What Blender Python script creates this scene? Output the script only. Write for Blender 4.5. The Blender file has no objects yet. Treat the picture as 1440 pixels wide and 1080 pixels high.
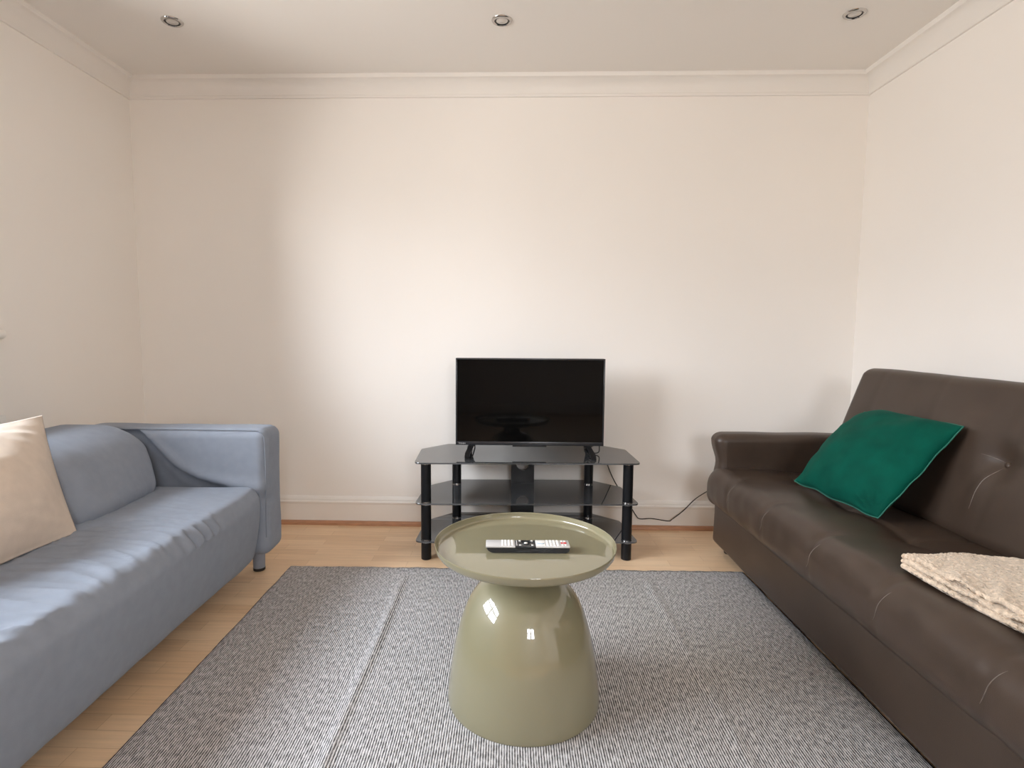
import bpy, bmesh, math, random
from mathutils import Vector, Matrix, noise
from mathutils.bvhtree import BVHTree
random.seed(7)
SC = bpy.context.scene
COL = SC.collection
PI = math.pi
V = Vector

# ------------------------------------------------------------------ room dimensions (metres)
XL, XR = -2.004, 1.812           # side walls
YB, YR = 0.0, -4.9               # back wall (with the television) and rear wall behind the camera
ZC = 2.364                       # ceiling
TH = 0.26                        # wall thickness

# ------------------------------------------------------------------ materials
def new_mat(name):
    m = bpy.data.materials.new(name); m.use_nodes = True
    nt = m.node_tree
    for n in list(nt.nodes): nt.nodes.remove(n)
    out = nt.nodes.new('ShaderNodeOutputMaterial')
    b = nt.nodes.new('ShaderNodeBsdfPrincipled')
    nt.links.new(b.outputs[0], out.inputs[0])
    return m, nt, b, out

def nd(nt, typ, **kw):
    n = nt.nodes.new(typ)
    for k, v in kw.items():
        if k.startswith('i_'):
            n.inputs[k[2:].replace('_', ' ')].default_value = v
        else:
            setattr(n, k, v)
    return n

def coords(nt, scale=(1, 1, 1), rot=(0, 0, 0), kind='Object'):
    tc = nd(nt, 'ShaderNodeTexCoord'); mp = nd(nt, 'ShaderNodeMapping')
    mp.inputs['Scale'].default_value = scale; mp.inputs['Rotation'].default_value = rot
    nt.links.new(tc.outputs[kind], mp.inputs['Vector'])
    return mp.outputs['Vector']

def mat(name, col, rough=0.5, metal=0.0, var=0.0, vscale=8.0, bump=0.0, bscale=120.0, bdist=0.002,
        spec=0.5, coat=0.0, sheen=0.0, stretch=(1, 1, 1), rvar=0.0):
    m, nt, b, out = new_mat(name)
    b.inputs['Base Color'].default_value = (*col, 1)
    b.inputs['Roughness'].default_value = rough
    b.inputs['Metallic'].default_value = metal
    b.inputs['Specular IOR Level'].default_value = spec
    b.inputs['Coat Weight'].default_value = coat
    b.inputs['Coat Roughness'].default_value = 0.015
    b.inputs['Sheen Weight'].default_value = sheen
    b.inputs['Sheen Roughness'].default_value = 0.4
    if sheen: b.inputs['Sheen Tint'].default_value = (*[min(1, c * 2 + .1) for c in col], 1)
    vec = coords(nt, stretch)
    if var:
        n = nd(nt, 'ShaderNodeTexNoise', i_Scale=vscale, i_Detail=4.0)
        nt.links.new(vec, n.inputs['Vector'])
        r = nd(nt, 'ShaderNodeMapRange'); r.inputs[1].default_value = .25; r.inputs[2].default_value = .75
        r.inputs[3].default_value = 1 - var; r.inputs[4].default_value = 1 + var
        nt.links.new(n.outputs[0], r.inputs[0])
        mx = nd(nt, 'ShaderNodeVectorMath', operation='SCALE'); mx.inputs[0].default_value = col
        nt.links.new(r.outputs[0], mx.inputs['Scale'])
        nt.links.new(mx.outputs[0], b.inputs['Base Color'])
        if rvar:
            r2 = nd(nt, 'ShaderNodeMapRange'); r2.inputs[3].default_value = rough - rvar; r2.inputs[4].default_value = rough + rvar
            nt.links.new(n.outputs[0], r2.inputs[0]); nt.links.new(r2.outputs[0], b.inputs['Roughness'])
    if bump:
        n2 = nd(nt, 'ShaderNodeTexNoise', i_Scale=bscale, i_Detail=3.0)
        nt.links.new(vec, n2.inputs['Vector'])
        bp = nd(nt, 'ShaderNodeBump', i_Strength=bump, i_Distance=bdist)
        nt.links.new(n2.outputs[0], bp.inputs['Height']); nt.links.new(bp.outputs[0], b.inputs['Normal'])
    return m

M = {}
M['wall'] = mat('wall paint', (.89, .862, .825), .75, var=.012, vscale=1.5, bump=.08, bscale=60, bdist=.002, spec=.3)
M['ceiling'] = mat('ceiling paint', (.83, .805, .77), .85, var=.01, vscale=1.2, bump=.05, bscale=80, spec=.2)
M['trim'] = mat('white gloss trim', (.84, .815, .78), .35, var=.015, vscale=4, bump=.03, bscale=30)
M['bead'] = mat('brown beading', (.46, .235, .13), .4, var=.2, vscale=20, stretch=(1, 8, 8))
M['upvc'] = mat('white window frame', (.85, .86, .86), .3, var=.01)
M['blue'] = mat('blue cotton slipcover', (.255, .285, .340), .92, var=.05, vscale=30, bump=.35, bscale=700, bdist=.001, spec=.15, sheen=.15)
M['linen'] = mat('beige linen', (.66, .565, .48), .9, var=.05, vscale=25, bump=.35, bscale=600, bdist=.001, spec=.15, sheen=.1)
M['leather'] = mat('brown leather', (.049, .033, .0240), .38, var=.14, vscale=9, bump=.22, bscale=420, bdist=.0009, spec=.38, rvar=.06)
M['scuff_highlight'] = mat('worn leather seam and crease highlight', (.16, .13, .11), .4, var=.3, vscale=60)  # worn seat seams; on the backrest, highlights painted along its creases
M['velvet'] = mat('green velvet', (.0, .064, .043), .8, var=.25, vscale=11, bump=.25, bscale=350, bdist=.001, spec=.10, sheen=.22)
M['piping'] = mat('green piping', (.03, .15, .11), .7, var=.05, spec=.2)
M['fleece'] = mat('beige fleece', (.66, .54, .42), .98, var=.30, vscale=95, bump=1.0, bscale=190, bdist=.006, spec=.1, sheen=.4)
M['lacquer'] = mat('olive lacquer', (.235, .215, .132), .40, var=.015, vscale=3, spec=.25, coat=1.0)
M['lacquer'].node_tree.nodes['Principled BSDF'].inputs['Coat IOR'].default_value = 1.7
M['black_glass'] = mat('black glass', (.050, .052, .055), .03, var=.05)
M['black_glass'].node_tree.nodes['Principled BSDF'].inputs['IOR'].default_value = 2.1
M['post'] = mat('black satin metal', (.006, .0065, .008), .35, var=.1, vscale=30, spec=.3)
M['chrome'] = mat('chrome', (.55, .53, .51), .12, metal=1.0, var=.02)
M['plastic'] = mat('black plastic', (.009, .009, .010), .40, var=.1, vscale=30, bump=.05, bscale=500, spec=.3)
M['bezel'] = mat('glossy black plastic', (.02, .021, .024), .22, var=.05)
M['screen'] = mat('television screen', (.003, .0028, .0028), .05, var=.03, spec=.11)
M['silver'] = mat('silver plastic', (.60, .60, .60), .3, metal=.25, var=.03)
M['white'] = mat('white plastic', (.82, .82, .80), .35, var=.01)
M['grey'] = mat('grey plastic', (.42, .41, .38), .4, var=.02)
M['red'] = mat('red plastic', (.55, .05, .06), .4, var=.02)
M['bluep'] = mat('blue marking', (.12, .28, .45), .4, var=.02)
M['cable'] = mat('black cable rubber', (.012, .012, .012), .45, var=.05)
M['lampglass'] = mat('lamp glass', (.62, .60, .57), .15, metal=.35, var=.05, vscale=60)
M['foot'] = mat('dark plastic foot', (.02, .018, .016), .5, var=.1)

# laminate floor: three-strip beech boards running left to right
def floor_mat():
    m, nt, b, out = new_mat('beech laminate')
    vec = coords(nt, (1, 1, 1))
    br = nd(nt, 'ShaderNodeTexBrick', offset=.37, offset_frequency=2)
    br.inputs['Scale'].default_value = 1.0
    br.inputs['Brick Width'].default_value = .46
    br.inputs['Row Height'].default_value = .064
    br.inputs['Mortar Size'].default_value = .0006
    br.inputs['Mortar Smooth'].default_value = .3
    br.inputs['Bias'].default_value = 0.0
    br.inputs['Color1'].default_value = (.73, .505, .31, 1)
    br.inputs['Color2'].default_value = (.84, .62, .41, 1)
    br.inputs['Mortar'].default_value = (.50, .31, .17, 1)
    nt.links.new(vec, br.inputs['Vector'])
    g = nd(nt, 'ShaderNodeTexNoise', i_Scale=1.0, i_Detail=6.0, i_Roughness=.6)
    nt.links.new(coords(nt, (5, 70, 5)), g.inputs['Vector'])
    r = nd(nt, 'ShaderNodeMapRange'); r.inputs[1].default_value = .3; r.inputs[2].default_value = .7
    r.inputs[3].default_value = .90; r.inputs[4].default_value = 1.07
    nt.links.new(g.outputs[0], r.inputs[0])
    mx = nd(nt, 'ShaderNodeVectorMath', operation='SCALE')
    nt.links.new(br.outputs['Color'], mx.inputs[0]); nt.links.new(r.outputs[0], mx.inputs['Scale'])
    nt.links.new(mx.outputs[0], b.inputs['Base Color'])
    b.inputs['Roughness'].default_value = .34
    bp = nd(nt, 'ShaderNodeBump', i_Strength=.15, i_Distance=.001)
    nt.links.new(br.outputs['Fac'], bp.inputs['Height']); bp.invert = True
    nt.links.new(bp.outputs[0], b.inputs['Normal'])
    return m
M['floor'] = floor_mat()

# flat woven rug: fine dark and light ribs running towards the television
def rug_mat():
    m, nt, b, out = new_mat('woven rug')
    nz = nd(nt, 'ShaderNodeTexNoise', i_Scale=1.0, i_Detail=2.0)
    nt.links.new(coords(nt, (9, 5, 1)), nz.inputs['Vector'])
    tc = nd(nt, 'ShaderNodeTexCoord'); sp = nd(nt, 'ShaderNodeSeparateXYZ')
    nt.links.new(tc.outputs['Object'], sp.inputs[0])
    a = nd(nt, 'ShaderNodeMath', operation='MULTIPLY'); a.inputs[1].default_value = 2 * PI / .0066
    nt.links.new(sp.outputs[0], a.inputs[0])
    a2 = nd(nt, 'ShaderNodeMath', operation='MULTIPLY_ADD'); a2.inputs[1].default_value = 2.5
    nt.links.new(nz.outputs[0], a2.inputs[0]); nt.links.new(a.outputs[0], a2.inputs[2])
    s = nd(nt, 'ShaderNodeMath', operation='SINE'); nt.links.new(a2.outputs[0], s.inputs[0])
    y = nd(nt, 'ShaderNodeTexNoise', i_Scale=1.0, i_Detail=3.0, i_Roughness=.75)
    nt.links.new(coords(nt, (150, 42, 1)), y.inputs['Vector'])
    y1 = nd(nt, 'ShaderNodeMapRange'); y1.inputs[1].default_value = .3; y1.inputs[2].default_value = .7
    y1.inputs[3].default_value = -.95; y1.inputs[4].default_value = .95
    nt.links.new(y.outputs[0], y1.inputs[0])
    ad = nd(nt, 'ShaderNodeMath', operation='ADD'); nt.links.new(s.outputs[0], ad.inputs[0]); nt.links.new(y1.outputs[0], ad.inputs[1])
    mr = nd(nt, 'ShaderNodeMapRange'); mr.inputs[1].default_value = -1.0; mr.inputs[2].default_value = 1.0
    nt.links.new(ad.outputs[0], mr.inputs[0])
    mx = nd(nt, 'ShaderNodeMix', data_type='RGBA')
    mx.inputs['A'].default_value = (.060, .058, .060, 1); mx.inputs['B'].default_value = (.67, .66, .665, 1)
    nt.links.new(mr.outputs[0], mx.inputs['Factor'])
    nt.links.new(mx.outputs['Result'], b.inputs['Base Color'])
    b.inputs['Roughness'].default_value = .95; b.inputs['Specular IOR Level'].default_value = .1
    bp = nd(nt, 'ShaderNodeBump', i_Strength=.5, i_Distance=.0015)
    nt.links.new(mr.outputs[0], bp.inputs['Height']); nt.links.new(bp.outputs[0], b.inputs['Normal'])
    return m
M['rug'] = rug_mat()

def pane_mat():
    m, nt, b, out = new_mat('window glass')
    t = nd(nt, 'ShaderNodeBsdfTransparent'); g = nd(nt, 'ShaderNodeBsdfGlossy'); g.inputs['Roughness'].default_value = .02
    f = nd(nt, 'ShaderNodeFresnel', i_IOR=1.22); mx = nd(nt, 'ShaderNodeMixShader')
    nt.links.new(f.outputs[0], mx.inputs[0]); nt.links.new(t.outputs[0], mx.inputs[1]); nt.links.new(g.outputs[0], mx.inputs[2])
    nt.links.new(mx.outputs[0], out.inputs[0])
    return m
M['pane'] = pane_mat()

# ------------------------------------------------------------------ mesh helpers
def link(name, bm, m, parent=None, smooth=True, angle=None, loc=None, rot=None):
    me = bpy.data.meshes.new(name)
    bmesh.ops.recalc_face_normals(bm, faces=bm.faces[:])
    bm.to_mesh(me); bm.free()
    for p in me.polygons: p.use_smooth = smooth
    ms = m if isinstance(m, (list, tuple)) else [m]
    for x in ms: me.materials.append(x)
    o = bpy.data.objects.new(name, me); COL.objects.link(o)
    if smooth and angle is not None:
        me.set_sharp_from_angle(angle=math.radians(angle))
    if parent: o.parent = parent
    if loc: o.location = loc
    if rot: o.rotation_euler = rot
    return o

def tag(o, label, cat, group=None, kind=None):
    o['label'] = label; o['category'] = cat
    if group: o['group'] = group
    if kind: o['kind'] = kind
    return o

def empty(name, loc=(0, 0, 0), rz=0.0):
    o = bpy.data.objects.new(name, None); COL.objects.link(o)
    o.location = loc; o.rotation_euler = (0, 0, rz); o.empty_display_size = .1
    return o

def struct(name, bm, m, smooth=False, angle=None, parent=None):
    o = link(name, bm, m, parent, smooth, angle); 
    if not parent: o['kind'] = 'structure'
    return o

def add_box(bm, lo, hi, bevel=0.0, seg=2):
    lo = V(lo); hi = V(hi)
    r = bmesh.ops.create_cube(bm, size=1.0)
    vs = r['verts']
    for v in vs:
        v.co = V([(lo[i] + hi[i]) / 2 + v.co[i] * (hi[i] - lo[i]) for i in range(3)])
    if bevel:
        es = list({e for v in vs for e in v.link_edges})
        bmesh.ops.bevel(bm, geom=es, offset=bevel, segments=seg, affect='EDGES', profile=.5)
    return bm

def box(lo, hi, bevel=0.0, seg=2):
    return add_box(bmesh.new(), lo, hi, bevel, seg)

def frame_at(d):
    d = d.normalized()
    a = V((0, 0, 1)) if abs(d.z) < .95 else V((1, 0, 0))
    x = d.cross(a).normalized()
    return x, d.cross(x).normalized()

def add_tube(bm, pts, r, seg=12, caps=True):
    pts = [V(p) for p in pts]; n = len(pts); rings = []
    rs = r if isinstance(r, (list, tuple)) else [r] * n
    x = None
    for i, p in enumerate(pts):
        d = (pts[min(i + 1, n - 1)] - pts[max(i - 1, 0)]).normalized()
        if x is None: x, y = frame_at(d)
        else:
            x = (x - d * x.dot(d)).normalized(); y = d.cross(x)
        rings.append([bm.verts.new(p + (x * math.cos(2 * PI * k / seg) + y * math.sin(2 * PI * k / seg)) * rs[i]) for k in range(seg)])
    for a, b in zip(rings, rings[1:]):
        for k in range(seg):
            bm.faces.new((a[k], a[(k + 1) % seg], b[(k + 1) % seg], b[k]))
    if caps:
        bm.faces.new(rings[0]); bm.faces.new(rings[-1])
    return bm

def smooth_path(pts, n=8):
    pts = [V(p) for p in pts]; out = []
    P = [pts[0] * 2 - pts[1]] + pts + [pts[-1] * 2 - pts[-2]]
    for i in range(1, len(P) - 2):
        a, b, c, d = P[i - 1], P[i], P[i + 1], P[i + 2]
        for k in range(n):
            t = k / n
            out.append(.5 * ((2 * b) + (c - a) * t + (2 * a - 5 * b + 4 * c - d) * t * t + (3 * b - a - 3 * c + d) * t ** 3))
    out.append(pts[-1]); return out

def add_lathe(bm, prof, seg=64, c=(0, 0, 0)):
    rings = []
    for r, z in prof:
        if r < 1e-6: rings.append([bm.verts.new((c[0], c[1], c[2] + z))])
        else: rings.append([bm.verts.new((c[0] + r * math.cos(2 * PI * k / seg), c[1] + r * math.sin(2 * PI * k / seg), c[2] + z)) for k in range(seg)])
    for a, b in zip(rings, rings[1:]):
        for k in range(seg):
            k2 = (k + 1) % seg
            if len(a) == 1 and len(b) == 1: continue
            if len(a) == 1: bm.faces.new((a[0], b[k], b[k2]))
            elif len(b) == 1: bm.faces.new((a[k], a[k2], b[0]))
            else: bm.faces.new((a[k], a[k2], b[k2], b[k]))
    return bm

def add_prism(bm, poly, z0, z1, bevel=0.0, seg=2):
    lo = [bm.verts.new((x, y, z0)) for x, y in poly]; hi = [bm.verts.new((x, y, z1)) for x, y in poly]
    n = len(poly)
    fs = [bm.faces.new(lo[::-1]), bm.faces.new(hi)]
    for k in range(n): fs.append(bm.faces.new((lo[k], lo[(k + 1) % n], hi[(k + 1) % n], hi[k])))
    if bevel:
        es = list({e for f in fs[:2] for e in f.edges})
        bmesh.ops.bevel(bm, geom=es, offset=bevel, segments=seg, affect='EDGES', profile=.5)
    return bm

def round_poly(poly, r, n=6):
    out = []; L = len(poly)
    for i in range(L):
        p = V((*poly[i], 0)); a = V((*poly[i - 1], 0)); b = V((*poly[(i + 1) % L], 0))
        da = (a - p).normalized(); db = (b - p).normalized()
        ang = da.angle(db); t = min(r / math.tan(ang / 2), .45 * min((a - p).length, (b - p).length))
        s = p + da * t; e = p + db * t
        for k in range(n + 1):
            u = k / n
            q = s * (1 - u) ** 2 + p * 2 * u * (1 - u) + e * u * u
            out.append((q.x, q.y))
    return out

def axis_lines(h, r, step, k=5):
    r = min(r, h * .999)
    b = [-h + r * (1 - math.tan(PI / 4 * (1 - i / k))) for i in range(k)]
    L = 2 * (h - r); m = max(1, int(round(L / step)))
    mid = [-(h - r) + L * i / m for i in range(m + 1)]
    return b + mid + [-x for x in b[::-1]]

def rbox(size, r, step=.03, fn=None, k=5):
    """a box with rounded edges on a dense grid; fn(co, normal) -> new co shapes it."""
    h = [s / 2 for s in size]
    L = [axis_lines(h[i], r, step, k) for i in range(3)]
    bm = bmesh.new(); cache = {}
    def vert(p):
        key = tuple(round(c, 5) for c in p)
        if key in cache: return cache[key]
        inner = V([max(-(h[i] - r), min(h[i] - r, p[i])) for i in range(3)])
        d = V(p) - inner
        nrm = d.normalized()
        co = inner + nrm * r
        if fn: co = fn(co, nrm)
        v = bm.verts.new(co); cache[key] = v
        return v
    for ax in range(3):
        u, w = (ax + 1) % 3, (ax + 2) % 3
        for sgn in (-1, 1):
            for i in range(len(L[u]) - 1):
                for j in range(len(L[w]) - 1):
                    q = []
                    for a, b in ((i, j), (i + 1, j), (i + 1, j + 1), (i, j + 1)):
                        p = [0, 0, 0]; p[ax] = sgn * h[ax]; p[u] = L[u][a]; p[w] = L[w][b]
                        q.append(vert(p))
                    if sgn < 0: q = q[::-1]
                    try: bm.faces.new(q)
                    except ValueError: pass
    return bm

def ss(a, b, x):
    t = max(0.0, min(1.0, (x - a) / (b - a))) if a != b else float(x > a)
    return t * t * (3 - 2 * t)
def gs(x, w): return math.exp(-(x / w) ** 2)
def nz(x, y, z=0.0): return noise.noise(V((x, y, z)))
def lerp(a, b, t): return a + (b - a) * t

# ------------------------------------------------------------------ the setting
struct('floor', box((XL - TH, YR - TH, -.12), (XR + TH, YB + TH, 0)), M['floor'])
struct('ceiling', box((XL - TH, YR - TH, ZC), (XR + TH, YB + TH, ZC + .12)), M['ceiling'])
struct('wall_back', box((XL - TH, YB, 0), (XR + TH, YB + TH, ZC)), M['wall'])
struct('wall_right', box((XR, YR, 0), (XR + TH, YB, ZC)), M['wall'])

# left wall with a window opening, rear wall with an unseen one added for fill light
W1 = dict(y0=-2.75, y1=-1.00, z0=1.062, z1=2.05)
TL = .11
bm = bmesh.new()
add_box(bm, (XL - TL, W1['y1'], 0), (XL, YB, ZC)); add_box(bm, (XL - TL, YR, 0), (XL, W1['y0'], ZC))
add_box(bm, (XL - TL, W1['y0'], 0), (XL, W1['y1'], W1['z0'])); add_box(bm, (XL - TL, W1['y0'], W1['z1']), (XL, W1['y1'], ZC))
struct('wall_left', bm, M['wall'])
W2 = dict(x0=.30, x1=1.15, z0=1.10, z1=2.05)
bm = bmesh.new()
add_box(bm, (XL - TH, YR - TH, 0), (W2['x0'], YR, ZC)); add_box(bm, (W2['x1'], YR - TH, 0), (XR + TH, YR, ZC))
add_box(bm, (W2['x0'], YR - TH, 0), (W2['x1'], YR, W2['z0'])); add_box(bm, (W2['x0'], YR - TH, W2['z1']), (W2['x1'], YR, ZC))
struct('wall_rear', bm, M['wall'])

def window(name, along, lo, hi, z0, z1, plane, bars):
    """a framed window in a wall; along='y' for the left wall, 'x' for the rear wall"""
    root = empty(name, (plane, (lo + hi) / 2, z0) if along == 'y' else ((lo + hi) / 2, plane, z0))
    root['kind'] = 'structure'
    P = (lambda a, d, z: (plane + d, a, z)) if along == 'y' else (lambda a, d, z: (a, plane + d, z))
    inv = Matrix.Translation(-root.location)
    def piece(nm, boxes, m, bev=.006):
        bm = bmesh.new()
        for a0, a1, d0, d1, za, zb in boxes:
            p, q = P(a0, d0, za), P(a1, d1, zb)
            add_box(bm, [min(s, t) for s, t in zip(p, q)], [max(s, t) for s, t in zip(p, q)], bev)
        bm.transform(inv)
        return link(nm, bm, m, root, smooth=False)
    f = .045
    piece('frame', [(lo, hi, -.03, .015, z0, z0 + f), (lo, hi, -.03, .015, z1 - f, z1),
                    (lo, lo + f, -.03, .015, z0 + f, z1 - f), (hi - f, hi, -.03, .015, z0 + f, z1 - f)], M['upvc'])
    for a in bars[0]: piece('mullion', [(a - .05, a + .05, -.03, .012, z0 + f, z1 - f)], M['upvc'])
    for z in bars[1]: piece('glazing_bar', [(lo + f, hi - f, -.028, .008, z - .035, z + .035)], M['upvc'], .004)
    piece('pane', [(lo + f, hi - f, -.018, -.012, z0 + f, z1 - f)], M['pane'], 0)
    return root
w1 = window('window_1', 'y', W1['y0'], W1['y1'], W1['z0'], W1['z1'], XL - .075, ([-1.86], [1.62]))
# window board whose rounded end shows at the photo's left edge
sb = rbox((.130, 1.98, .040), .0195, .06)
bmesh.ops.translate(sb, verts=sb.verts, vec=V((XL - .008, -1.875, 1.042)) - w1.location)
sill = link('sill', sb, M['trim'], w1)
w2 = window('fill_window_2', 'x', W2['x0'], W2['x1'], W2['z0'], W2['z1'], YR - .17, ([.725], [1.55]))  # unseen window, added to give the room soft frontal fill

# coving, skirting and beading: profiles of (distance from wall, height) swept along each wall with mitred ends
def run(name, prof, side, m, angle=35):
    bm = bmesh.new(); rows = []
    for end in (0, 1):
        row = []
        for d, z in prof:
            if side == 'back': p = ((XL + d) if end == 0 else (XR - d), YB - d, z)
            elif side == 'rear': p = ((XL + d) if end == 0 else (XR - d), YR + d, z)
            elif side == 'left': p = (XL + d, (YR + d) if end == 0 else (YB - d), z)
            else: p = (XR - d, (YR + d) if end == 0 else (YB - d), z)
            row.append(bm.verts.new(p))
        rows.append(row)
    for k in range(len(prof) - 1):
        bm.faces.new((rows[0][k], rows[0][k + 1], rows[1][k + 1], rows[1][k]))
    bm.faces.new((rows[0][0], rows[0][-1], rows[1][-1], rows[1][0]))
    bm.faces.new(rows[0]); bm.faces.new(rows[1][::-1])
    return struct(name, bm, m, True, angle)
zc = 2.2655
cove = [(0, zc), (.010, zc), (.012, zc + .004), (.012, zc + .012), (.008, zc + .015)]
for i in range(9):
    t = i / 8 * PI / 2
    cove.append((.008 + .049 * (1 - math.cos(t)), zc + .015 + .065 * math.sin(t)))
cove += [(.058, ZC - .018), (.0635, ZC - .005), (.0635, ZC), (0, ZC)]
skirt = [(0, .002), (.016, .002), (.016, .112), (.0165, .116), (.019, .118), (.0205, .122), (.0195, .128), (.0165, .131), (.014, .133), (.014, .138),
         (.0125, .143), (.009, .148), (.006, .153), (.002, .156), (0, .156)]
bead = [(.0155, .0), (.034, .0), (.034, .004)] + [(.0165 + .0175 * math.cos(t), .004 + .018 * math.sin(t)) for t in [i * PI / 12 for i in range(1, 7)]] + [(.0155, .022)]
for i, s in enumerate(('back', 'left', 'right', 'rear')):
    run('trim_%d' % (i + 1), cove, s, M['trim'])
    run('baseboard_' + s, skirt, s, M['trim'])
    run('trim_%d' % (i + 5), bead, s, M['bead'])

# ------------------------------------------------------------------ ceiling downlights
def make_downlight():
    root = empty('downlight')
    bm = bmesh.new()
    add_lathe(bm, [(.0305, .0), (.0305, -.004), (.033, -.0065), (.038, -.006), (.042, -.003), (.0435, 0)], 48)
    link('bezel', bm, M['chrome'], root, angle=40)
    bm = bmesh.new()
    add_lathe(bm, [(.0305, -.001), (.030, -.0045), (.027, -.0035), (.0245, .0), ], 48)
    link('inner_ring', bm, M['post'], root, angle=40)
    bm = bmesh.new()
    add_lathe(bm, [(.0, -.0065), (.008, -.006), (.012, -.0035), (.020, -.0045), (.0245, -.003), (.025, .0)], 40)
    link('lamp', bm, M['lampglass'], root, angle=40)
    return root
dl = make_downlight()
dl_labels = ['chrome ceiling downlight nearest the left wall, above the blue sofa',
             'middle chrome ceiling downlight, straight above the television',
             'chrome ceiling downlight nearest the right wall, above the brown sofa']
for i, (x, y) in enumerate(((-1.437, -.557), (-.041, -.541), (1.398, -.566))):
    if i == 0: r = dl
    else:
        r = dl.copy(); COL.objects.link(r)
        for ch in dl.children:
            c = ch.copy(); COL.objects.link(c); c.parent = r
    r.location = (x, y, ZC)
    tag(r, dl_labels[i], 'downlight', 'chrome downlights in the ceiling')

# ------------------------------------------------------------------ switch plate on the left wall
root = empty('wall_socket', (XL, -.945, .68))
tag(root, 'white wall plate with grey rocker on the left wall behind the beige pillow', 'wall socket')
bm = box((0, -.075, -.043), (.009, .075, .043), .003); link('face_plate', bm, M['white'], root, angle=40)
for y in (.055, -.005):
    bm = box((.009, y - .011, -.012), (.013, y + .011, .012), .002); link('switch', bm, M['grey'], root, angle=40)

# ------------------------------------------------------------------ rug
bm = bmesh.new()
x0, x1, y0, y1 = -.975, 1.050, -2.75, -.585
NX, NY = 255, 110
rows = []
for j in range(NY + 1):
    row = []
    for i in range(NX + 1):
        x = lerp(x0, x1, i / NX); y = lerp(y0, y1, j / NY)
        yy = y + .012 * (x - .05) * 1.0 + (.006 * nz(x * 9, 3.1) if j in (0, NY) else 0)
        xx = x + (.004 * nz(y * 9, 7.7) if i in (0, NX) else 0)
        if j == NY: yy += .002 * math.sin(x * 90) 
        rx = -.439 + .006 * nz(y * 4, 1.3)
        amp = .0135 * ss(-.62, -.85, y) * (.75 + .5 * nz(y * 3, 9.1))
        z = .0065 + amp * gs(x - rx, .012 + .006 * (x < rx))
        z += .0045 * ss(-.6, -.8, y) * gs(x - .600 - .006 * nz(y * 3, 4.), .016)
        z += .0028 * gs((x + .12) * .5 + (y + 1.0) - .02 * nz(x * 6, y * 6), .02) * ss(-.44, -.3, x) * ss(.25, .05, x)
        z += .0018 * (nz(x * 7, y * 4) + 1) * .6 + .0012 * (nz(x * 16, y * 9) + 1) * .5
        edge = min(i, NX - i, (NY - j) * .5)
        z = lerp(.0055, z, min(1, edge / 3))
        row.append(bm.verts.new((xx, yy, z)))
    rows.append(row)
low = []
for j in range(NY):
    for i in range(NX):
        bm.faces.new((rows[j][i], rows[j][i + 1], rows[j + 1][i + 1], rows[j + 1][i]))
rim = [rows[0][i] for i in range(NX)] + [rows[j][NX] for j in range(NY)] + [rows[NY][i] for i in range(NX, 0, -1)] + [rows[j][0] for j in range(NY, 0, -1)]
lowv = [bm.verts.new((v.co.x, v.co.y, .0006)) for v in rim]
for k in range(len(rim)):
    k2 = (k + 1) % len(rim); bm.faces.new((rim[k], lowv[k], lowv[k2], rim[k2]))
bm.faces.new(lowv)
rug = link('rug', bm, M['rug'])
tag(rug, 'flat woven rug of dark grey and white ribs, lying on the wooden floor', 'rug')

# ------------------------------------------------------------------ round pedestal table
T = V((.050, -1.478, .0))
root = empty('side_table', T + V((0, 0, .009)))
tag(root, 'olive green lacquered round tray-top table on a domed base, standing on the rug', 'table')
bm = bmesh.new()
prof = [(.2185, 0), (.2195, .004), (.219, .02), (.2165, .045), (.2125, .075), (.207, .115), (.199, .158), (.189, .202), (.1765, .243), (.161, .281), (.142, .311), (.121, .334),
        (.098, .350), (.074, .360), (.060, .363)]
pp = [V((r, z, 0)) for r, z in prof]; pp = smooth_path(pp, 3)
add_lathe(bm, [(p.x, p.y) for p in pp] + [(0, .363)], 96)
bm.faces.new([v for v in bm.verts if abs(v.co.z) < 1e-7 and abs(math.hypot(v.co.x, v.co.y) - .2185) < 1e-5])
link('domed_base', bm, M['lacquer'], root, angle=50)
bm = bmesh.new(); add_lathe(bm, [(0, .362), (.058, .362), (.060, .366), (.058, .372), (.054, .374), (.054, .430), (0, .430)], 48)
link('neck', bm, M['lacquer'], root, angle=40)
bm = bmesh.new()
add_lathe(bm, [(0, .428), (.10, .428), (.200, .4295), (.238, .432), (.2485, .4365), (.2535, .444), (.2565, .456), (.2570, .4585), (.2562, .4605), (.2548, .4600),
               (.2542, .4565), (.2532, .4465), (.2520, .4428), (.2490, .4408), (.245, .4405), (.20, .4405), (0, .4405)], 128)
link('tray_top', bm, M['lacquer'], root, angle=45)
TOPZ = .009 + .4405

# ------------------------------------------------------------------ remote control
root = empty('remote_control', (.058, -1.500, TOPZ + .0002), math.radians(1.5))
tag(root, 'silver and black remote control with white buttons lying on the olive table', 'remote control')
def rbm(lo, hi, b): return box(lo, hi, b, 3)
bm = bmesh.new()
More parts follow.
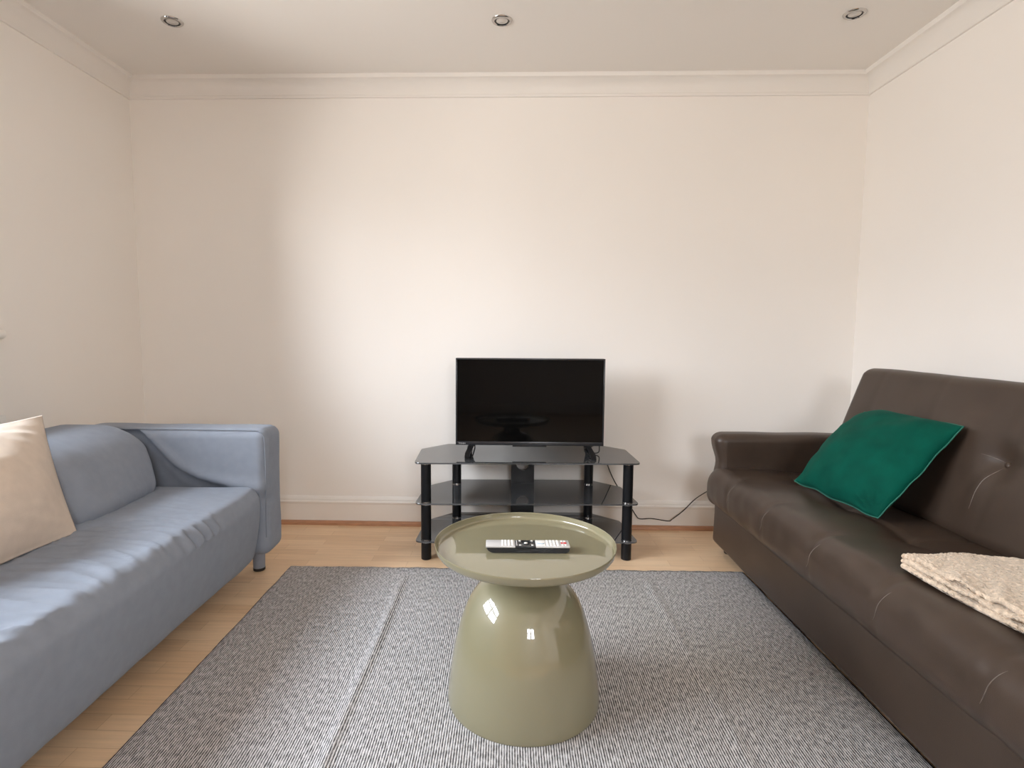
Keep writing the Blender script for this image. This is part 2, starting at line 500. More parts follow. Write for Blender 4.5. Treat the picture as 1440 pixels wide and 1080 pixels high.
# body: black shell, its left end cut away underneath
prof = [(-.098, 0), (.106, 0), (.114, .006), (.115, .0155), (-.117, .0155), (-.115, .010), (-.107, .003)]
lo = [bm.verts.new((x, -.0235, z)) for x, z in prof]; hi = [bm.verts.new((x, .0235, z)) for x, z in prof]
bm.faces.new(lo); bm.faces.new(hi[::-1])
for k in range(len(prof)): bm.faces.new((lo[k], hi[k], hi[(k + 1) % len(prof)], lo[(k + 1) % len(prof)]))
bmesh.ops.bevel(bm, geom=bm.edges[:], offset=.0015, segments=2, affect='EDGES')
link('body', bm, M['plastic'], root, angle=40)
link('face_plate', rbm((-.118, -.0245, .0150), (-.036, .0245, .0205), .0018), M['silver'], root, angle=40)
link('face_plate', rbm((.021, -.0245, .0150), (.116, .0245, .0205), .0018), M['silver'], root, angle=40)
link('control_panel', rbm((-.036, -.0243, .0150), (.021, .0243, .0200), .001), M['bezel'], root, angle=40)
def buttons(xs, w, m, rows=(-.0145, 0, .0145), h=.0120):
    for x in xs:
        for y in rows: link('button', rbm((x - w / 2, y - h / 2, .0200), (x + w / 2, y + h / 2, .0222), .0009), m, root, angle=40)
buttons([-.0715, -.0630, -.0535, -.0440], .0062, M['white'], h=.0135)
buttons([.0545, .0640, .0735, .0830], .0070, M['white'], h=.0135)
link('keypad_panel', rbm((.0225, -.021, .0202), (.0485, .021, .0215), .0008), M['white'], root, angle=40)
bm = bmesh.new(); add_tube(bm, smooth_path([(.0255, -.004, .0217), (.030, -.0085, .0217), (.036, -.0095, .0217), (.042, -.0085, .0217), (.046, -.004, .0217)]), .0009, 6)
link('blue_arc', bm, M['bluep'], root)
buttons([.0960, .1045], .0060, M['white'], rows=(-.014, .014), h=.009)
bm = bmesh.new(); add_lathe(bm, [(0, .0222), (.0045, .0222), (.0052, .0215), (.0052, .0200)], 20, (.1040, 0, 0)); link('power_button', bm, M['red'], root)
link('button', rbm((.0925, -.004, .0200), (.0975, .004, .0222), .0009), M['red'], root, angle=40)
bm = bmesh.new(); add_lathe(bm, [(.0080, .0198), (.0080, .0215), (.0120, .0215), (.0128, .0198)], 32, (-.006, 0, 0)); link('ring_button', bm, M['plastic'], root, angle=40)
bm = bmesh.new(); add_lathe(bm, [(0, .0222), (.0045, .0218), (.0052, .0198)], 20, (-.006, 0, 0)); link('button', bm, M['white'], root)
for x in (-.0225, .0115):
    for y in (-.0165, .0165): link('button', rbm((x - .003, y - .003, .0198), (x + .003, y + .003, .0217), .0008), M['white'], root, angle=40)
for y in (-.015, -.005, .005, .015): link('button', rbm((-.0335, y - .003, .0198), (-.0300, y + .003, .0215), .0007), M['silver'], root, angle=40)

# ------------------------------------------------------------------ television stand
SR = math.radians(2.1)
root = empty('tv_stand', (.083, -.275, 0), SR)
tag(root, 'three-tier black glass television stand on black tube legs against the back wall', 'television stand')
def stand_poly(s=0.0):
    return [(-.517 + s, -.215 + s), (.517 - s, -.215 + s), (.520 - s, -.170), (.515 - s, .095), (.395, .228 - s), (-.395, .228 - s), (-.515 + s, .095), (-.520 + s, -.170)]
def shelf_poly(s):
    return [(-.520, -.215), (.520, -.215), (.500, -.14), (.30, .228), (-.30, .228), (-.500, -.14)]
for nm, z, poly in (('top_shelf', .458, [(-.520, -.213), (.520, -.213), (.522, .100), (.395, .232), (-.395, .232), (-.522, .100)]),
                    ('shelf', .266, [(-.520, -.210), (.520, -.210), (.500, .09), (.36, .228), (-.36, .228), (-.500, .09)]),
                    ('shelf', .086, [(-.520, -.210), (.520, -.210), (.500, .09), (.36, .228), (-.36, .228), (-.500, .09)])):
    bm = bmesh.new(); add_prism(bm, round_poly(poly, .03, 6), z, z + .007, .0015)
    link(nm, bm, M['black_glass'], root, smooth=False)
def leg(x, y, r):
    bm = bmesh.new(); segs = [(.0, .085), (.094, .265), (.274, .4545)]
    for a, b in segs: add_lathe(bm, [(0, a), (r - .002, a), (r, a + .002), (r, b - .002), (r - .002, b), (0, b)], 32, (x, y, 0))
    lg = link('leg', bm, M['post'], root, angle=40)
    for z in (.0955, .0835, .2755, .2635, .4555):
        bm = bmesh.new(); add_lathe(bm, [(0, z - .0017), (r + .0008, z - .0017), (r + .0008, z + .0017), (0, z + .0017)], 32, (x, y, 0))
        link('chrome_ring', bm, M['chrome'], lg, angle=40)
leg(-.470, -.180, .0235); leg(.470, -.180, .0235); leg(-.345, .150, .0235); leg(.345, .150, .0235)
# upright back panel with cable holes
bm = bmesh.new()
def holed_strip(bm, x0, x1, z0, z1, yc, th, holes):
    N = 32
    zs = [z0] + [.5 * (a[1] + b[1]) for a, b in zip(holes, holes[1:])] + [z1]
    for (hx, hz, hr), za, zb in zip(holes, zs, zs[1:]):
        for y in (yc - th / 2, yc + th / 2):
            inner, outer = [], []
            for k in range(N):
                t = 2 * PI * k / N; c, s = math.cos(t), math.sin(t)
                inner.append(bm.verts.new((hx + hr * c, y, hz + hr * s)))
                tx = ((x1 if c > 0 else x0) - hx) / c if abs(c) > 1e-6 else 1e9
                tz = ((zb if s > 0 else za) - hz) / s if abs(s) > 1e-6 else 1e9
                q = min(tx, tz); outer.append(bm.verts.new((hx + q * c, y, hz + q * s)))
            for k in range(N): bm.faces.new((inner[k], inner[(k + 1) % N], outer[(k + 1) % N], outer[k]))
            # square corners
            for cx, cz in ((x0, za), (x0, zb), (x1, za), (x1, zb)):
                near = sorted(outer, key=lambda v: (v.co.x - cx) ** 2 + (v.co.z - cz) ** 2)[:2]
                if (near[0].co - V((cx, y, cz))).length > 1e-5:
                    bm.faces.new((near[0], near[1], bm.verts.new((cx, y, cz))))
        for k in range(N):
            t, t2 = 2 * PI * k / N, 2 * PI * (k + 1) / N
            q = [bm.verts.new((hx + hr * math.cos(a), y, hz + hr * math.sin(a))) for a, y in ((t, yc - th / 2), (t2, yc - th / 2), (t2, yc + th / 2), (t, yc + th / 2))]
            bm.faces.new(q)
    for x in (x0, x1): bm.faces.new([bm.verts.new((x, yc + sy * th / 2, z)) for sy, z in ((-1, z0), (1, z0), (1, z1), (-1, z1))])
    for z in (z0, z1): bm.faces.new([bm.verts.new((x, yc + sy * th / 2, z)) for sy, x in ((-1, x0), (1, x0), (1, x1), (-1, x1))])
holed_strip(bm, -.060, .060, .272, .458, .165, .018, [(0, .374, .033)])
add_box(bm, (-.060, .156, .0925), (.060, .174, .266))
bmesh.ops.remove_doubles(bm, verts=bm.verts[:], dist=1e-5)
link('back_panel', bm, M['plastic'], root, smooth=False)

# ------------------------------------------------------------------ television
TZ = .4652
TVP = V((.104, -.300, TZ))
root = empty('television', TVP, math.radians(.6))
tag(root, 'small black flatscreen television, switched off, on the glass stand', 'television')
w, z0, z1 = .361, .0455, .4710
link('case', box((-w, .0, z0), (w, .030, z1), .004, 3), M['plastic'], root, angle=40)
link('rear_housing', box((-.26, .030, .06), (.26, .062, .30), .012, 3), M['plastic'], root, angle=40)
bm = bmesh.new()
add_box(bm, (-w, -.006, z1 - .0075), (w, .001, z1), .0015); add_box(bm, (-w, -.006, z0), (w, .001, z0 + .0185), .002)
add_box(bm, (-w, -.006, z0), (-w + .0075, .001, z1), .0015); add_box(bm, (w - .0075, -.006, z0), (w, .001, z1), .0015)
bz = link('bezel', bm, M['bezel'], root, angle=40)
link('screen', box((-w + .007, -.0035, z0 + .018), (w - .007, .0005, z1 - .007)), M['screen'], root, smooth=False)
link('sensor_bar', box((-.083, -.008, z0 - .006), (.083, .020, z0 + .003), .0015), M['plastic'], root, angle=40)
fc = bpy.data.curves.new('logo', 'FONT'); fc.body = 'TOSHIBA'; fc.size = .0090; fc.extrude = .0003; fc.align_x = 'LEFT'
fo = bpy.data.objects.new('logo', fc); COL.objects.link(fo)
dg = bpy.context.evaluated_depsgraph_get(); me = bpy.data.meshes.new_from_object(fo.evaluated_get(dg))
bpy.data.objects.remove(fo)
me.materials.clear(); me.materials.append(M['silver'])
lo_ = bpy.data.objects.new('logo', me); COL.objects.link(lo_); lo_.parent = bz
lo_.location = (-w + .014, -.0063, z0 + .0055); lo_.rotation_euler = (PI / 2, 0, 0); lo_.scale = (.95, 1, 1)
def tv_foot(s):
    x = s * .285
    bm = bmesh.new()
    def bar(pts, wx, t):
        # flat strip of width wx (in x) following pts (x, y, z)
        pts = [V(p) for p in pts]; rings = []
        for i, p in enumerate(pts):
            d = (pts[min(i + 1, len(pts) - 1)] - pts[max(i - 1, 0)]).normalized()
            n = d.cross(V((1, 0, 0))).normalized()
            rings.append([bm.verts.new(p + V((a * wx / 2, 0, 0)) + n * (b * t / 2)) for a, b in ((-1, -1), (1, -1), (1, 1), (-1, 1))])
        for a, b in zip(rings, rings[1:]):
            for k in range(4): bm.faces.new((a[k], a[(k + 1) % 4], b[(k + 1) % 4], b[k]))
        bm.faces.new(rings[0][::-1]); bm.faces.new(rings[-1])
    dx = s * .022
    bar([(x - dx * .3, .012, z0 + .002), (x, -.020, z0 - .004), (x + dx * .6, -.075, .018), (x + dx * .65, -.098, .006), (x + dx * .55, -.120, .0032)], .024, .006)
    bar([(x - dx * .3, .012, z0 + .002), (x, .040, z0 - .004), (x + dx * .6, .085, .018), (x + dx * .65, .104, .006), (x + dx * .55, .122, .0032)], .024, .006)
    bar([(x - dx * .75, .012, z0 + .002), (x - dx * .9, -.030, z0 - .010), (x - dx * .55, -.085, .010), (x - dx * .2, -.108, .0035)], .005, .006)
    bar([(x + dx * .5, -.112, .003), (x + dx * .6, .0, .0026), (x + dx * .5, .112, .003)], .016, .004)
    bmesh.ops.recalc_face_normals(bm, faces=bm.faces[:])
    return link('foot', bm, M['plastic'], root, smooth=False)
tv_foot(-1); tv_foot(1)

# ------------------------------------------------------------------ television cable
bm = bmesh.new()
add_tube(bm, smooth_path([(.452, -.240, .520), (.454, -.245, .498), (.446, -.275, .476), (.425, -.26, .4685), (.42, -.15, .4685), (.445, -.055, .469), (.475, -.025, .462), (.515, -.020, .40),
                          (.562, -.022, .29), (.605, -.026, .215), (.650, -.030, .150), (.690, -.040, .085), (.712, -.045, .066), (.775, -.044, .068), (.862, -.044, .056), (.885, -.042, .066),
                          (.945, -.036, .112), (1.000, -.026, .165), (1.045, -.018, .196), (1.14, -.012, .25), (1.22, -.012, .28)], 8), .0028, 8)
cb = link('power_cable', bm, M['cable'])
tag(cb, 'thin black power cable running from the television along the skirting to behind the brown sofa', 'cable')

# ------------------------------------------------------------------ blue sofa against the left wall (front faces +x)
root = empty('blue_sofa', (-1.44, -1.52, 0))
tag(root, 'blue-grey sofa in a loose cotton slipcover, along the left wall', 'sofa')
RL = root.location
def put(bm, c): bmesh.ops.translate(bm, verts=bm.verts, vec=V(c) - RL); return bm
def wr(x, y, s=1.0):   # wrinkles running across the seat, from front to back
    a = nz(x * 2.6 + 1.5 * nz(y * 3, x * 2), y * 21 + 1.5 * nz(x * 4, y * 2), 1.7)
    b = nz(x * 5 + 4, y * 31 + 2 * nz(x * 6, y * 3), 5.1)
    return max(0, 1 - abs(a) * 3.2) ** 1.5 * .75 + max(0, 1 - abs(b) * 3.2) ** 1.5 * .35

# seat block
SX, SY, SZ = .70, 1.46, .315
sc_ = V((-1.355, -1.508, .2475))
def seat_fn(p, n):
    q = p + sc_
    x, y, z = q
    tt = (z - .09) / .315
    fx = ss(-1.30, -1.03, x)
    # front face hangs slightly inwards towards the floor
    x -= .045 * (1 - tt) ** 1.0 * fx
    x += .010 * math.sin(PI * min(1, max(0, tt))) * fx
    top = ss(.5, .95, n.z)
    if top > 0:
        z += .030 * top * (1 - ((x + 1.36) / .36) ** 2 * .8) * (1 - .3 * ss(.6, .73, abs(p.y)))
        m = ss(-1.02, -1.30, y) * .8 + .12
        z += .0135 * top * m * wr(x, y) * (.35 + .65 * ss(-1.5, -1.12, x))
        z += .004 * top * nz(x * 4, y * 4)
    # puckers on the front edge
    edge = gs(n.x - .75, .35) * (n.z > .2)
    pk = gs(y + 1.24, .10)
    x += edge * pk * .016 * math.sin(y * 110 + z * 40)
    z += edge * pk * .012 * math.sin(y * 110 + 1.2)
    if n.x > .5:
        x += .006 * nz(y * 3, z * 4) + .003 * nz(y * 9, z * 2)
    if n.z < -.5: z += .006 * nz(y * 6, 2.0)
    # corner by the arm is pulled up
    if n.z > .3: z += .018 * gs(y + .80, .07) * ss(-1.3, -1.0, x)
    return V((x, y, z)) - sc_
bm = rbox((SX, SY, SZ), .055, .0085, seat_fn, 7); put(bm, sc_)
link('seat', bm, M['blue'], root)
# arms
def arm(yc, sgn):
    ac = V((-1.437, yc, .388))
    def fn(p, n):
        q = p + ac; x, y, z = q
        if n.y * sgn < -.6:                       # face towards the seat: loose fabric with a diagonal fold
            pts = [(-1.62, .70), (-1.50, .635), (-1.42, .548), (-1.365, .492), (-1.278, .450), (-1.19, .428), (-1.11, .412), (-1.0, .40)]
            zl = pts[-1][1]
            for (a, za), (b, zb) in zip(pts, pts[1:]):
                if a <= x <= b: zl = lerp(za, zb, (x - a) / (b - a))
            if x < pts[0][0]: zl = .70
            below = ss(zl + .004, zl - .016, z)
            y -= sgn * (-1) * 0
            dep = .032 * ss(-1.06, -1.24, x) * below
            dep -= .012 * gs(z - zl - .012, .022) * ss(-1.7, -1.5, x)
            dep -= .007 * gs((z - zl + .055) + .25 * (x + 1.4) * 0, .018) * ss(-1.2, -1.4, x)
            dep -= .004 * nz(x * 7, z * 5)
            y += sgn * dep
        if n.z > .5: z += .004 * nz(x * 5, y * 3)
        # top-back corner slopes down to the wall
        z -= .05 * ss(-1.72, -1.90, x) ** 2 * ss(.3, .6, z)
        # pinch where the seat meets the arm's front
        if n.x > .4:
            x -= .016 * gs(z - .36, .03) * gs(y - (yc - sgn * .07), .05)
            x += .004 * nz(y * 12, z * 9)
        if z < .3: y -= sgn * .02 * ss(.26, .12, z) * (n.y * sgn > .3)
        return V((x, y, z)) - ac
    bm = rbox((.884, .170, .540), .042, .016, fn, 6); put(bm, ac)
    a = link('arm', bm, M['blue'], root)
    # seam piping along the inner front and top edge
    bm = bmesh.new()
    yi = yc - sgn * .073
    pth = [(-1.008, yi, .20), (-1.003, yi, .45), (-1.004, yi, .60), (-1.010, yi, .632), (-1.030, yi, .648), (-1.07, yi, .6525), (-1.40, yi, .6535), (-1.66, yi, .653)]
    add_tube(bm, smooth_path(pth, 6), .0022, 6); put(bm, (0, 0, 0))
    link('seam', bm, M['blue'], a)
arm(-.695, 1); arm(-2.323, -1)
# back frame and plump back
bc = V((-1.800, -1.509, .37))
def back_fn(p, n):
    q = p + bc; x, y, z = q
    return V((x, y, z)) - bc
bm = rbox((.150, 1.47, .54), .045, .05, back_fn); put(bm, bc)
link('back_frame', bm, M['blue'], root)
cc = V((-1.585, -1.500, .545))
def cush_fn(p, n):
    q = p.copy(); L = 1.44 / 2
    u = p.y / L; t = (p.z + .15) / .30           # t: 0 bottom, 1 top
    # leaning: the top is shifted back
    q.x += -.145 * (t - .5) + .030 * (1 - u * u) * (n.x > 0) * (n.x)
    q.x += .012 * math.sin(PI * min(1, max(0, t))) * n.x
    yw = p.y - 1.50
    q.x -= .074 * ss(-1.24, -1.38, yw) * ss(-2.02, -1.90, yw) * (n.x > 0) * n.x      # pressed in by the pillow
    # bottom corner of the end tucked in
    q.y -= (1 if u > 0 else -1) * ( .10 * max(0, 1 - t) ** 1.5 * ss(.6, 1, abs(u)) )
    q.z -= .035 * ss(.8, 1.0, abs(u)) * t
    q.z += .010 * nz(p.y * 4, 3.3) * t
    if n.x > .4:
        d = (p.y - .35) * .8 + (p.z) * 1.0
        q.x += .007 * (1 - 2 * abs(nz(d * 9, (p.y - p.z) * 2.0, 2.))) + .004 * nz(p.y * 8, p.z * 8)
    return q
bm = rbox((.30, 1.44, .30), .085, .02, cush_fn, 6); put(bm, cc)
link('back_cushion', bm, M['blue'], root)
for (x, y) in ((-1.105, -.630), (-1.105, -2.36), (-1.80, -.630), (-1.80, -2.36)):
    bm = bmesh.new(); add_lathe(bm, [(.025, .012), (.026, .06), (.030, .135)], 20); 
    bmesh.ops.translate(bm, verts=bm.verts, vec=V((x, y, 0)) - RL)
    lg = link('leg', bm, M['blue'], root)
    bm = bmesh.new(); add_lathe(bm, [(0, .0), (.024, .0), (.026, .003), (.026, .013), (0, .013)], 20); bmesh.ops.translate(bm, verts=bm.verts, vec=V((x, y, 0)) - RL)
    link('glide', bm, M['foot'], lg, angle=40)

# ------------------------------------------------------------------ pillow builder: four corners, puffed, with a flange or piping
def pillow(corners, puff, nrm, N=44, flange=0.0, crease=None, pin=.10, pw=.5, wob=0.0, soft=0.0):
    """corners BL, BR, TR, TL; returns bmesh of a filled cushion and its edge path"""
    bl, br, tr, tl = [V(c) for c in corners]; nrm = V(nrm).normalized()
    bm = bmesh.new(); front, back = [], []
    edge = {}
    def pos(u, v):
        # edges bow inwards between the corners
        uu = u + pin * (u - .5) * -1 * (4 * v * (1 - v)) ; vv = v + pin * (v - .5) * -1 * (4 * u * (1 - u))
        a = bl.lerp(br, uu); b = tl.lerp(tr, uu); p = a.lerp(b, vv)
        w = wob * (1 - 16 * u * (1 - u) * v * (1 - v))
        return p + V((nz(u * 5, v * 5, 3.), nz(u * 5, v * 5, 6.), nz(u * 5, v * 5, 9.))) * w - (tl - br) * soft * gs(u, .16) * gs(1 - v, .16)
    def h(u, v):
        f = flange
        a = max(0, min(1, (u - f) / (1 - 2 * f))); b = max(0, min(1, (v - f) / (1 - 2 * f)))
        return (max(0, 16 * a * (1 - a) * b * (1 - b))) ** pw
    for side, grid in ((1, front), (-1, back)):
        for j in range(N + 1):
            row = []
            for i in range(N + 1):
                u = .5 - .5 * math.cos(PI * i / N); v = .5 - .5 * math.cos(PI * j / N)
                u = lerp(u, i / N, .5); v = lerp(v, j / N, .5)
                b = i in (0, N) or j in (0, N)
                if b and (i, j) in edge: row.append(edge[(i, j)]); continue
                p = pos(u, v); hh = h(u, v)
                d = puff * hh * (1 if side > 0 else .35) + (.0015 if not b else 0)
                if crease and hh > 0: d += crease(u, v, side) * min(1, hh * 3)
                vt = bm.verts.new(p + nrm * (side * d)); row.append(vt)
                if b: edge[(i, j)] = vt
            grid.append(row)
    for grid, fl in ((front, False), (back, True)):
        for j in range(N):
            for i in range(N):
                q = (grid[j][i], grid[j][i + 1], grid[j + 1][i + 1], grid[j + 1][i])
                bm.faces.new(q[::-1] if fl else q)
    path = [front[0][i].co.copy() for i in range(N)] + [front[j][N].co.copy() for j in range(N)] + [front[N][i].co.copy() for i in range(N, 0, -1)] + [front[j][0].co.copy() for j in range(N, -1, -1)]
    return bm, path

# beige linen pillow leaning on the sofa back
def cr1(u, v, s):
    d = (v - .78) + .35 * (u - .6)
    return .006 * (1 - 2 * abs(nz(d * 9, u * 2.5, .4))) * ss(.45, .8, v) + .004 * nz(u * 6, v * 6) + .003 * (1 - 2 * abs(nz(u * 3 + v * 9, v * 3 - u, 2.2)))
BC = [(-1.325, -1.93, .440), (-1.338, -1.372, .432), (-1.548, -1.228, .778), (-1.575, -1.80, .775)]
nb = V((.80, -.12, .46))
bm, path = pillow(BC, .098, nb, 56, flange=.014, crease=cr1, pin=.04, pw=.85)
PO = V((-1.40, -1.62, .44))
bmesh.ops.translate(bm, verts=bm.verts, vec=-PO)
bp_ = link('beige_pillow', bm, M['linen'], loc=PO)
tag(bp_, 'beige linen pillow with a flat edge leaning on the back of the blue sofa', 'pillow')

# ------------------------------------------------------------------ brown leather sofa against the right wall (front faces -x)
root = empty('leather_sofa', (1.37, -1.28, 0))
tag(root, 'dark brown leather sofa with a tufted back, along the right wall', 'sofa')
RR = root.location
def put2(bm, c): bmesh.ops.translate(bm, verts=bm.verts, vec=V(c) - RR); return bm
SEAMS = [-.270 - .337 * k for k in range(1, 6)]
def nearest_seam(y): return min(abs(y - s) for s in SEAMS)
# base skirt
c0 = V((1.365, -1.28, .165))
bm = rbox((.74, 1.95, .225), .022, .05); 
def base_fn(p, n):
    q = p + c0
    if n.x < -.5: q.x += .006 * nz(q.y * 4, q.z * 5) + .012 * (q.z - .05) / .22
    return q - c0
bm = rbox((.735, 1.94, .230), .022, .04, base_fn); put2(bm, c0)
link('base', bm, M['leather'], root)
# seat mattress with a rolled front
c1 = V((1.245, -1.28, .338))
def seat2(p, n):
    q = p + c1; x, y, z = q
    fx = ss(1.10, .95, x)
    if n.z > -.2:
        z -= .020 * ss(1.05, 1.45, x)                             # falls to the back
        z += .010 * math.sin((y + .3) / .337 * PI) ** 2 * .6 * (n.z > .3)
    g = gs(nearest_seam(y) , .011)
    front = ss(1.16, 1.02, x) if n.z > .2 else ss(.0, .6, -n.x)
    # stitched pleats over the front roll
    x += .004 * g * ss(.25, .9, -n.x) * ss(.27, .31, z)
    z -= .006 * g * ss(.2, .8, n.z) * ss(1.10, .99, x)
    # cross seam and tufts on the flat
    if n.z > .5:
        xs = 1.265 + .012 * nz(y * 3, 2)
        z -= .008 * gs(x - xs, .010)
        z -= .012 * gs(x - xs, .045) * gs(nearest_seam(y), .06)
        z -= .004 * gs(nearest_seam(y), .009) * ss(1.15, 1.265, x)
        z += .003 * nz(x * 6, y * 6)
    if n.x < -.3: x += .004 * nz(y * 6, z * 6) + .003 * nz(y * 15, z * 12)
    z += .004 * nz(y * 3.3, x * 3) * (n.z > 0)
    # far end hangs a little lower at the corner
    z -= .030 * ss(-.40, -.31, y) * fx
    return V((x, y, z)) - c1
bm = rbox((.590, 1.95, .190), .074, .0145, seat2, 7); put2(bm, c1)
tree = BVHTree.FromBMesh(bm)
st = link('seat', bm, M['leather'], root)
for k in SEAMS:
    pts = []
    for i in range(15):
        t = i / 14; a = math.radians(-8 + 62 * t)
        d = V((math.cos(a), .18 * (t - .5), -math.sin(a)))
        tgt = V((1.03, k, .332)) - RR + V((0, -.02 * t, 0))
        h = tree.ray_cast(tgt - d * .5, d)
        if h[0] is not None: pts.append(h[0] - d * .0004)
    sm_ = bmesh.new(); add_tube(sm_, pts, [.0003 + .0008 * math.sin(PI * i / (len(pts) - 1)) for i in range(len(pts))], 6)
    link('seam', sm_, M['scuff_highlight'], st)
# reclining back
def back2(p, n):
    # p local: x thickness (.17), y length, z height (.52)
    x, y, z = p
    yw = y - 1.28
    if n.x < -.3:
        x -= .014 * (1 - (z / .27) ** 2)
        g = gs(nearest_seam(yw), .010)
        zt = .000
        x += .0014 * g * ss(-.26, -.2, z)
        x += .026 * gs(nearest_seam(yw), .055) * gs(z - zt, .055)
        x += .004 * gs(z - zt - .004, .009) * ss(.15, .03, nearest_seam(yw))
        for k in SEAMS:                                         # creases running off each tuft
            dy = yw - k
            x -= .004 * gs(dy + .35 * (z - zt) * (z < zt) - .012, .012) * ss(.0, .05, abs(z - zt)) * (z < zt) * ss(-.2, -.05, z)
        x += .003 * nz(y * 6, z * 6)
    if n.z > .3: z += .005 * nz(y * 4, 8.1)
    a = math.radians(17.0)
    q = V((x * math.cos(a) + z * math.sin(a), y, -x * math.sin(a) + z * math.cos(a)))
    return q
c2 = V((1.583, -1.305, .648))
bm = rbox((.150, 1.70, .535), .046, .0155, back2, 6); put2(bm, c2)
tree = BVHTree.FromBMesh(bm)
bk = link('backrest', bm, M['leather'], root)
ca, sa = math.cos(math.radians(17)), math.sin(math.radians(17))
def back_highlight(path, rmax):                                  # path of (y, height) on the back's face
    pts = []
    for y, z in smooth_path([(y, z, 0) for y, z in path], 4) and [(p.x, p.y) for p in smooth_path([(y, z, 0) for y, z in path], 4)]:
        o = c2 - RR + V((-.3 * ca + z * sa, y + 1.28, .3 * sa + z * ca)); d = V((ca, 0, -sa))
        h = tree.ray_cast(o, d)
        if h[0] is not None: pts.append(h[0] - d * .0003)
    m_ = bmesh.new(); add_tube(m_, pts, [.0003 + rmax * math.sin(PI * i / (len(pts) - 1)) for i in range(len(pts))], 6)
    link('seam', m_, M['scuff_highlight'], bk)
for k in SEAMS:  # pale tubes paint the bright highlights on creases off each tuft
    back_highlight([(k + .006, -.012), (k + .030, -.060), (k + .042, -.110), (k + .046, -.165)], .0011)
    back_highlight([(k + .012, .006), (k + .045, .012), (k + .080, .013)], .0008)
for k in SEAMS[:5]:
    bm = bmesh.new(); add_lathe(bm, [(0, .004), (.006, .0035), (.010, .001), (.011, -.003)], 20)
    R_ = Matrix.Rotation(-PI / 2 + math.radians(17), 4, 'Y')
    bm.transform(R_); a = math.radians(17)
    lx, lz = -.075 - .014 + .0265, .000
    put2(bm, c2 + V((lx * math.cos(a) + lz * math.sin(a), k + 1.28, -lx * math.sin(a) + lz * math.cos(a))))
    link('tuft_button', bm, M['leather'], bk)
# arms: slim with a bulging rounded top
def arm2(yc, sgn):
    ac = V((1.345, yc, .435))
    def fn(p, n):
        q = p.copy()
        s = 1 + .13 * ss(.02, .12, p.z) 
        q.y *= s
        q.x += (-.012) * ss(.03, .13, p.z) * (n.x < -.2) * -n.x
        q.x += .012 * gs(p.z - .02, .05) * (n.x < -.2)
        q.z += .003 * nz(p.x * 6, p.y * 6)
        return q
    bm = rbox((.735, .108, .325), .038, .02, fn, 6); put2(bm, ac)
    return link('arm', bm, M['leather'], root)
arm2(-.373, 1); arm2(-2.187, -1)
for (x, y) in ((1.075, -.345), (1.075, -2.2), (1.66, -.345), (1.66, -2.2)):
    bm = bmesh.new(); add_lathe(bm, [(0, 0), (.022, 0), (.024, .004), (.031, .062), (0, .062)], 24); put2(bm, (x, y, 0))
    link('foot', bm, M['foot'], root, angle=40)

# ------------------------------------------------------------------ green velvet cushion
def cr2(u, v, s):
    a = math.atan2(v, 1 - u); rr = math.hypot(1 - u, v)
    c = .010 * math.sin(a * 18) * gs(rr - .13, .10)
    c += .003 * (1 - 2 * abs(nz(u * 4 + 3, v * 7, 1.))) + .004 * nz(u * 5, v * 5, 7.)
    return c
GC = [(1.188, -.705, .455), (1.248, -1.150, .445), (1.500, -1.157, .760), (1.485, -.650, .757)]
ng = V((-.80, -.10, .60))
bm, path = pillow(GC, .080, ng, 44, flange=.0, crease=cr2, pin=-.005, pw=.55, wob=.008, soft=.05)
GO = V((1.30, -.93, .45))
bmesh.ops.translate(bm, verts=bm.verts, vec=-GO)
gp = link('green_cushion', bm, M['velvet'], loc=GO)
tag(gp, 'emerald green velvet cushion leaning on the back of the brown leather sofa', 'cushion')
bm = bmesh.new(); add_tube(bm, [p - GO for p in path], .0022, 7, caps=False)
link('piping', bm, M['piping'], gp)

